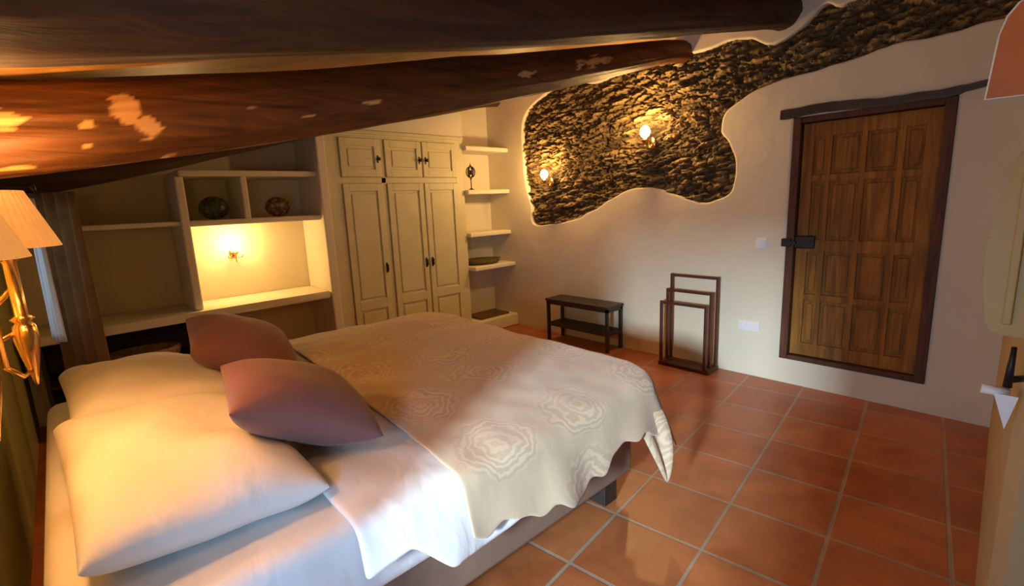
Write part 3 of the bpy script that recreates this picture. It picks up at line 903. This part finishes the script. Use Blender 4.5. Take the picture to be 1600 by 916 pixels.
# ---------------------------------------------------------------- right-hand items
hd = thing('wall_cupboard', 'terracotta coloured box with rounded pale edge high on the right wall', 'cupboard', (.1, 1.72, 1.7))
def hood(y0, y1, off, x1, mat, name):
    pts = [(-.115+off, 1.697+off*.6), (x1, 1.690+off*.6), (x1, 1.935-off)]
    arc = [(-.02+off, 1.932-off), (-.05+off, 1.922-off), (-.078+off, 1.905-off), (-.095+off, 1.88-off), (-.105+off, 1.84)]
    bm = B(); prism(bm, pts+arc, 'y', y0, y1)
    return obj(name, bm, mat, hd)
hood(1.70, 1.80, 0, .42, M['shelfwhite'], 'body')
hood(1.692, 1.702, .004, .42, M['terracotta'], 'front')
cb = thing('casement_shutter', 'yellow cream shutter panel at the right photo edge', 'shutter', (.1, 1.78, 1.1))
bm = B(); prism(bm, [(-.060, 1.13), (-.04, 1.11), (.30, 1.08), (.30, 1.585), (-.02, 1.585), (-.045, 1.565), (-.055, 1.48), (-.078, 1.36), (-.075, 1.25)], 'y', 1.745, 1.795)
bmesh.ops.bevel(bm, geom=list(bm.edges), offset=.006, segments=2, affect='EDGES'); obj('panel', bm, M['yellow'], cb)
bm = B(); bx(bm, -.03, 1.735, 1.14, -.012, 1.746, 1.53, .003); bx(bm, .02, 1.735, 1.14, .038, 1.746, 1.53, .003); obj('moulding', bm, M['yellow'], cb)
bt = thing('door_bolt', 'dark iron bolt with white knob and hanging white triangular tag on the right wall', 'bolt', (.01, 1.76, 1.0))
bm = B(); tube(bm, [(.0, 1.775, 1.075), (-.002, 1.775, .965)], [.006, .010], 10); tube(bm, [(.03, 1.815, .985), (-.002, 1.775, .985)], .009, 10); obj('rod', bm, M['iron'], bt, True)
bm = B(); tube(bm, [(-.050, 1.775, .950), (-.02, 1.775, .948), (.0, 1.79, .95)], [.014, .012, .010], 14); obj('knob', bm, M['white'], bt, True)
bm = B(); prism(bm, [(-.025, .945), (.022, .945), (.004, .850)], 'y', 1.764, 1.772); obj('tag', bm, M['white'], bt)

# ---------------------------------------------------------------- light
def area(name, loc, rot, sx, sy, e, col, spread=180):
    L = bpy.data.lights.new(name, 'AREA'); L.shape = 'RECTANGLE'; L.size = sx; L.size_y = sy; L.energy = e; L.color = col
    L.spread = math.radians(spread)
    o = bpy.data.objects.new(name, L); COL.objects.link(o); o.location = loc; o.rotation_euler = [math.radians(a) for a in rot]; return o
# daylight through the window beside the camera and through the far one
# sky light at the window, and the strong light of the bright sky patch seen through it from further out
area('daylight', (-.40, -.60, .98), (82, 0, 28), .5, .8, 17, (.30, .58, 1.0), 130)
area('bright_sky', (.14, -2.2, 1.68), (80, 0, 12), .20, .40, 84, (.62, .80, .98), 80)
area('daylight', (-3.55, -.72, 1.30), (88, 0, 0), .45, .6, 1.5, (.62, .80, 1.0), 150)
# added fill lamp overhead, out of view: warms the room where no lamp is known
cl = thing('added_fill_lamp', 'round fill lamp added overhead, out of view', 'fill lamp', (-.45, .45, 1.93))
bm = B(); lathe(bm, [(.10, .095), (.11, .07), (.09, .04), (.02, .02)], (-.45, .45, 1.93), 24); obj('diffuser', bm, M['shade'], cl, True)
point('added_fill_light', (-.45, .45, 1.90), 4.5, (1, .64, .26), .09)

w = bpy.data.worlds.new('World'); S.world = w; w.use_nodes = True
bg = w.node_tree.nodes['Background']; bg.inputs[0].default_value = (.5, .65, .9, 1); bg.inputs[1].default_value = .6

# ---------------------------------------------------------------- camera
cam = bpy.data.cameras.new('Camera'); co = bpy.data.objects.new('Camera', cam); COL.objects.link(co)
fpx = 758.0
cam.sensor_fit = 'HORIZONTAL'; cam.sensor_width = 36; cam.lens = fpx/1600*36; cam.clip_start = .02
d = Vector((170, 4050, fpx)).normalized(); A = Vector((-720, -112, fpx)); A = (A-d*A.dot(d)).normalized()
Xw = -A; Zw = -d; Yw = Zw.cross(Xw)
# image axes (right, down, forward) expressed in the world
right = Vector((Xw.x, Yw.x, Zw.x)); down = Vector((Xw.y, Yw.y, Zw.y)); fwd = Vector((Xw.z, Yw.z, Zw.z))
R = Matrix((right, -down, -fwd)).transposed()
co.matrix_world = Matrix.Translation((0, 0, 1.5)) @ R.to_4x4()
S.camera = co
S.view_settings.view_transform = 'Standard'; S.view_settings.look = 'None'
S.view_settings.exposure = 0.3; S.view_settings.gamma = 1; S.view_settings.use_curve_mapping = False
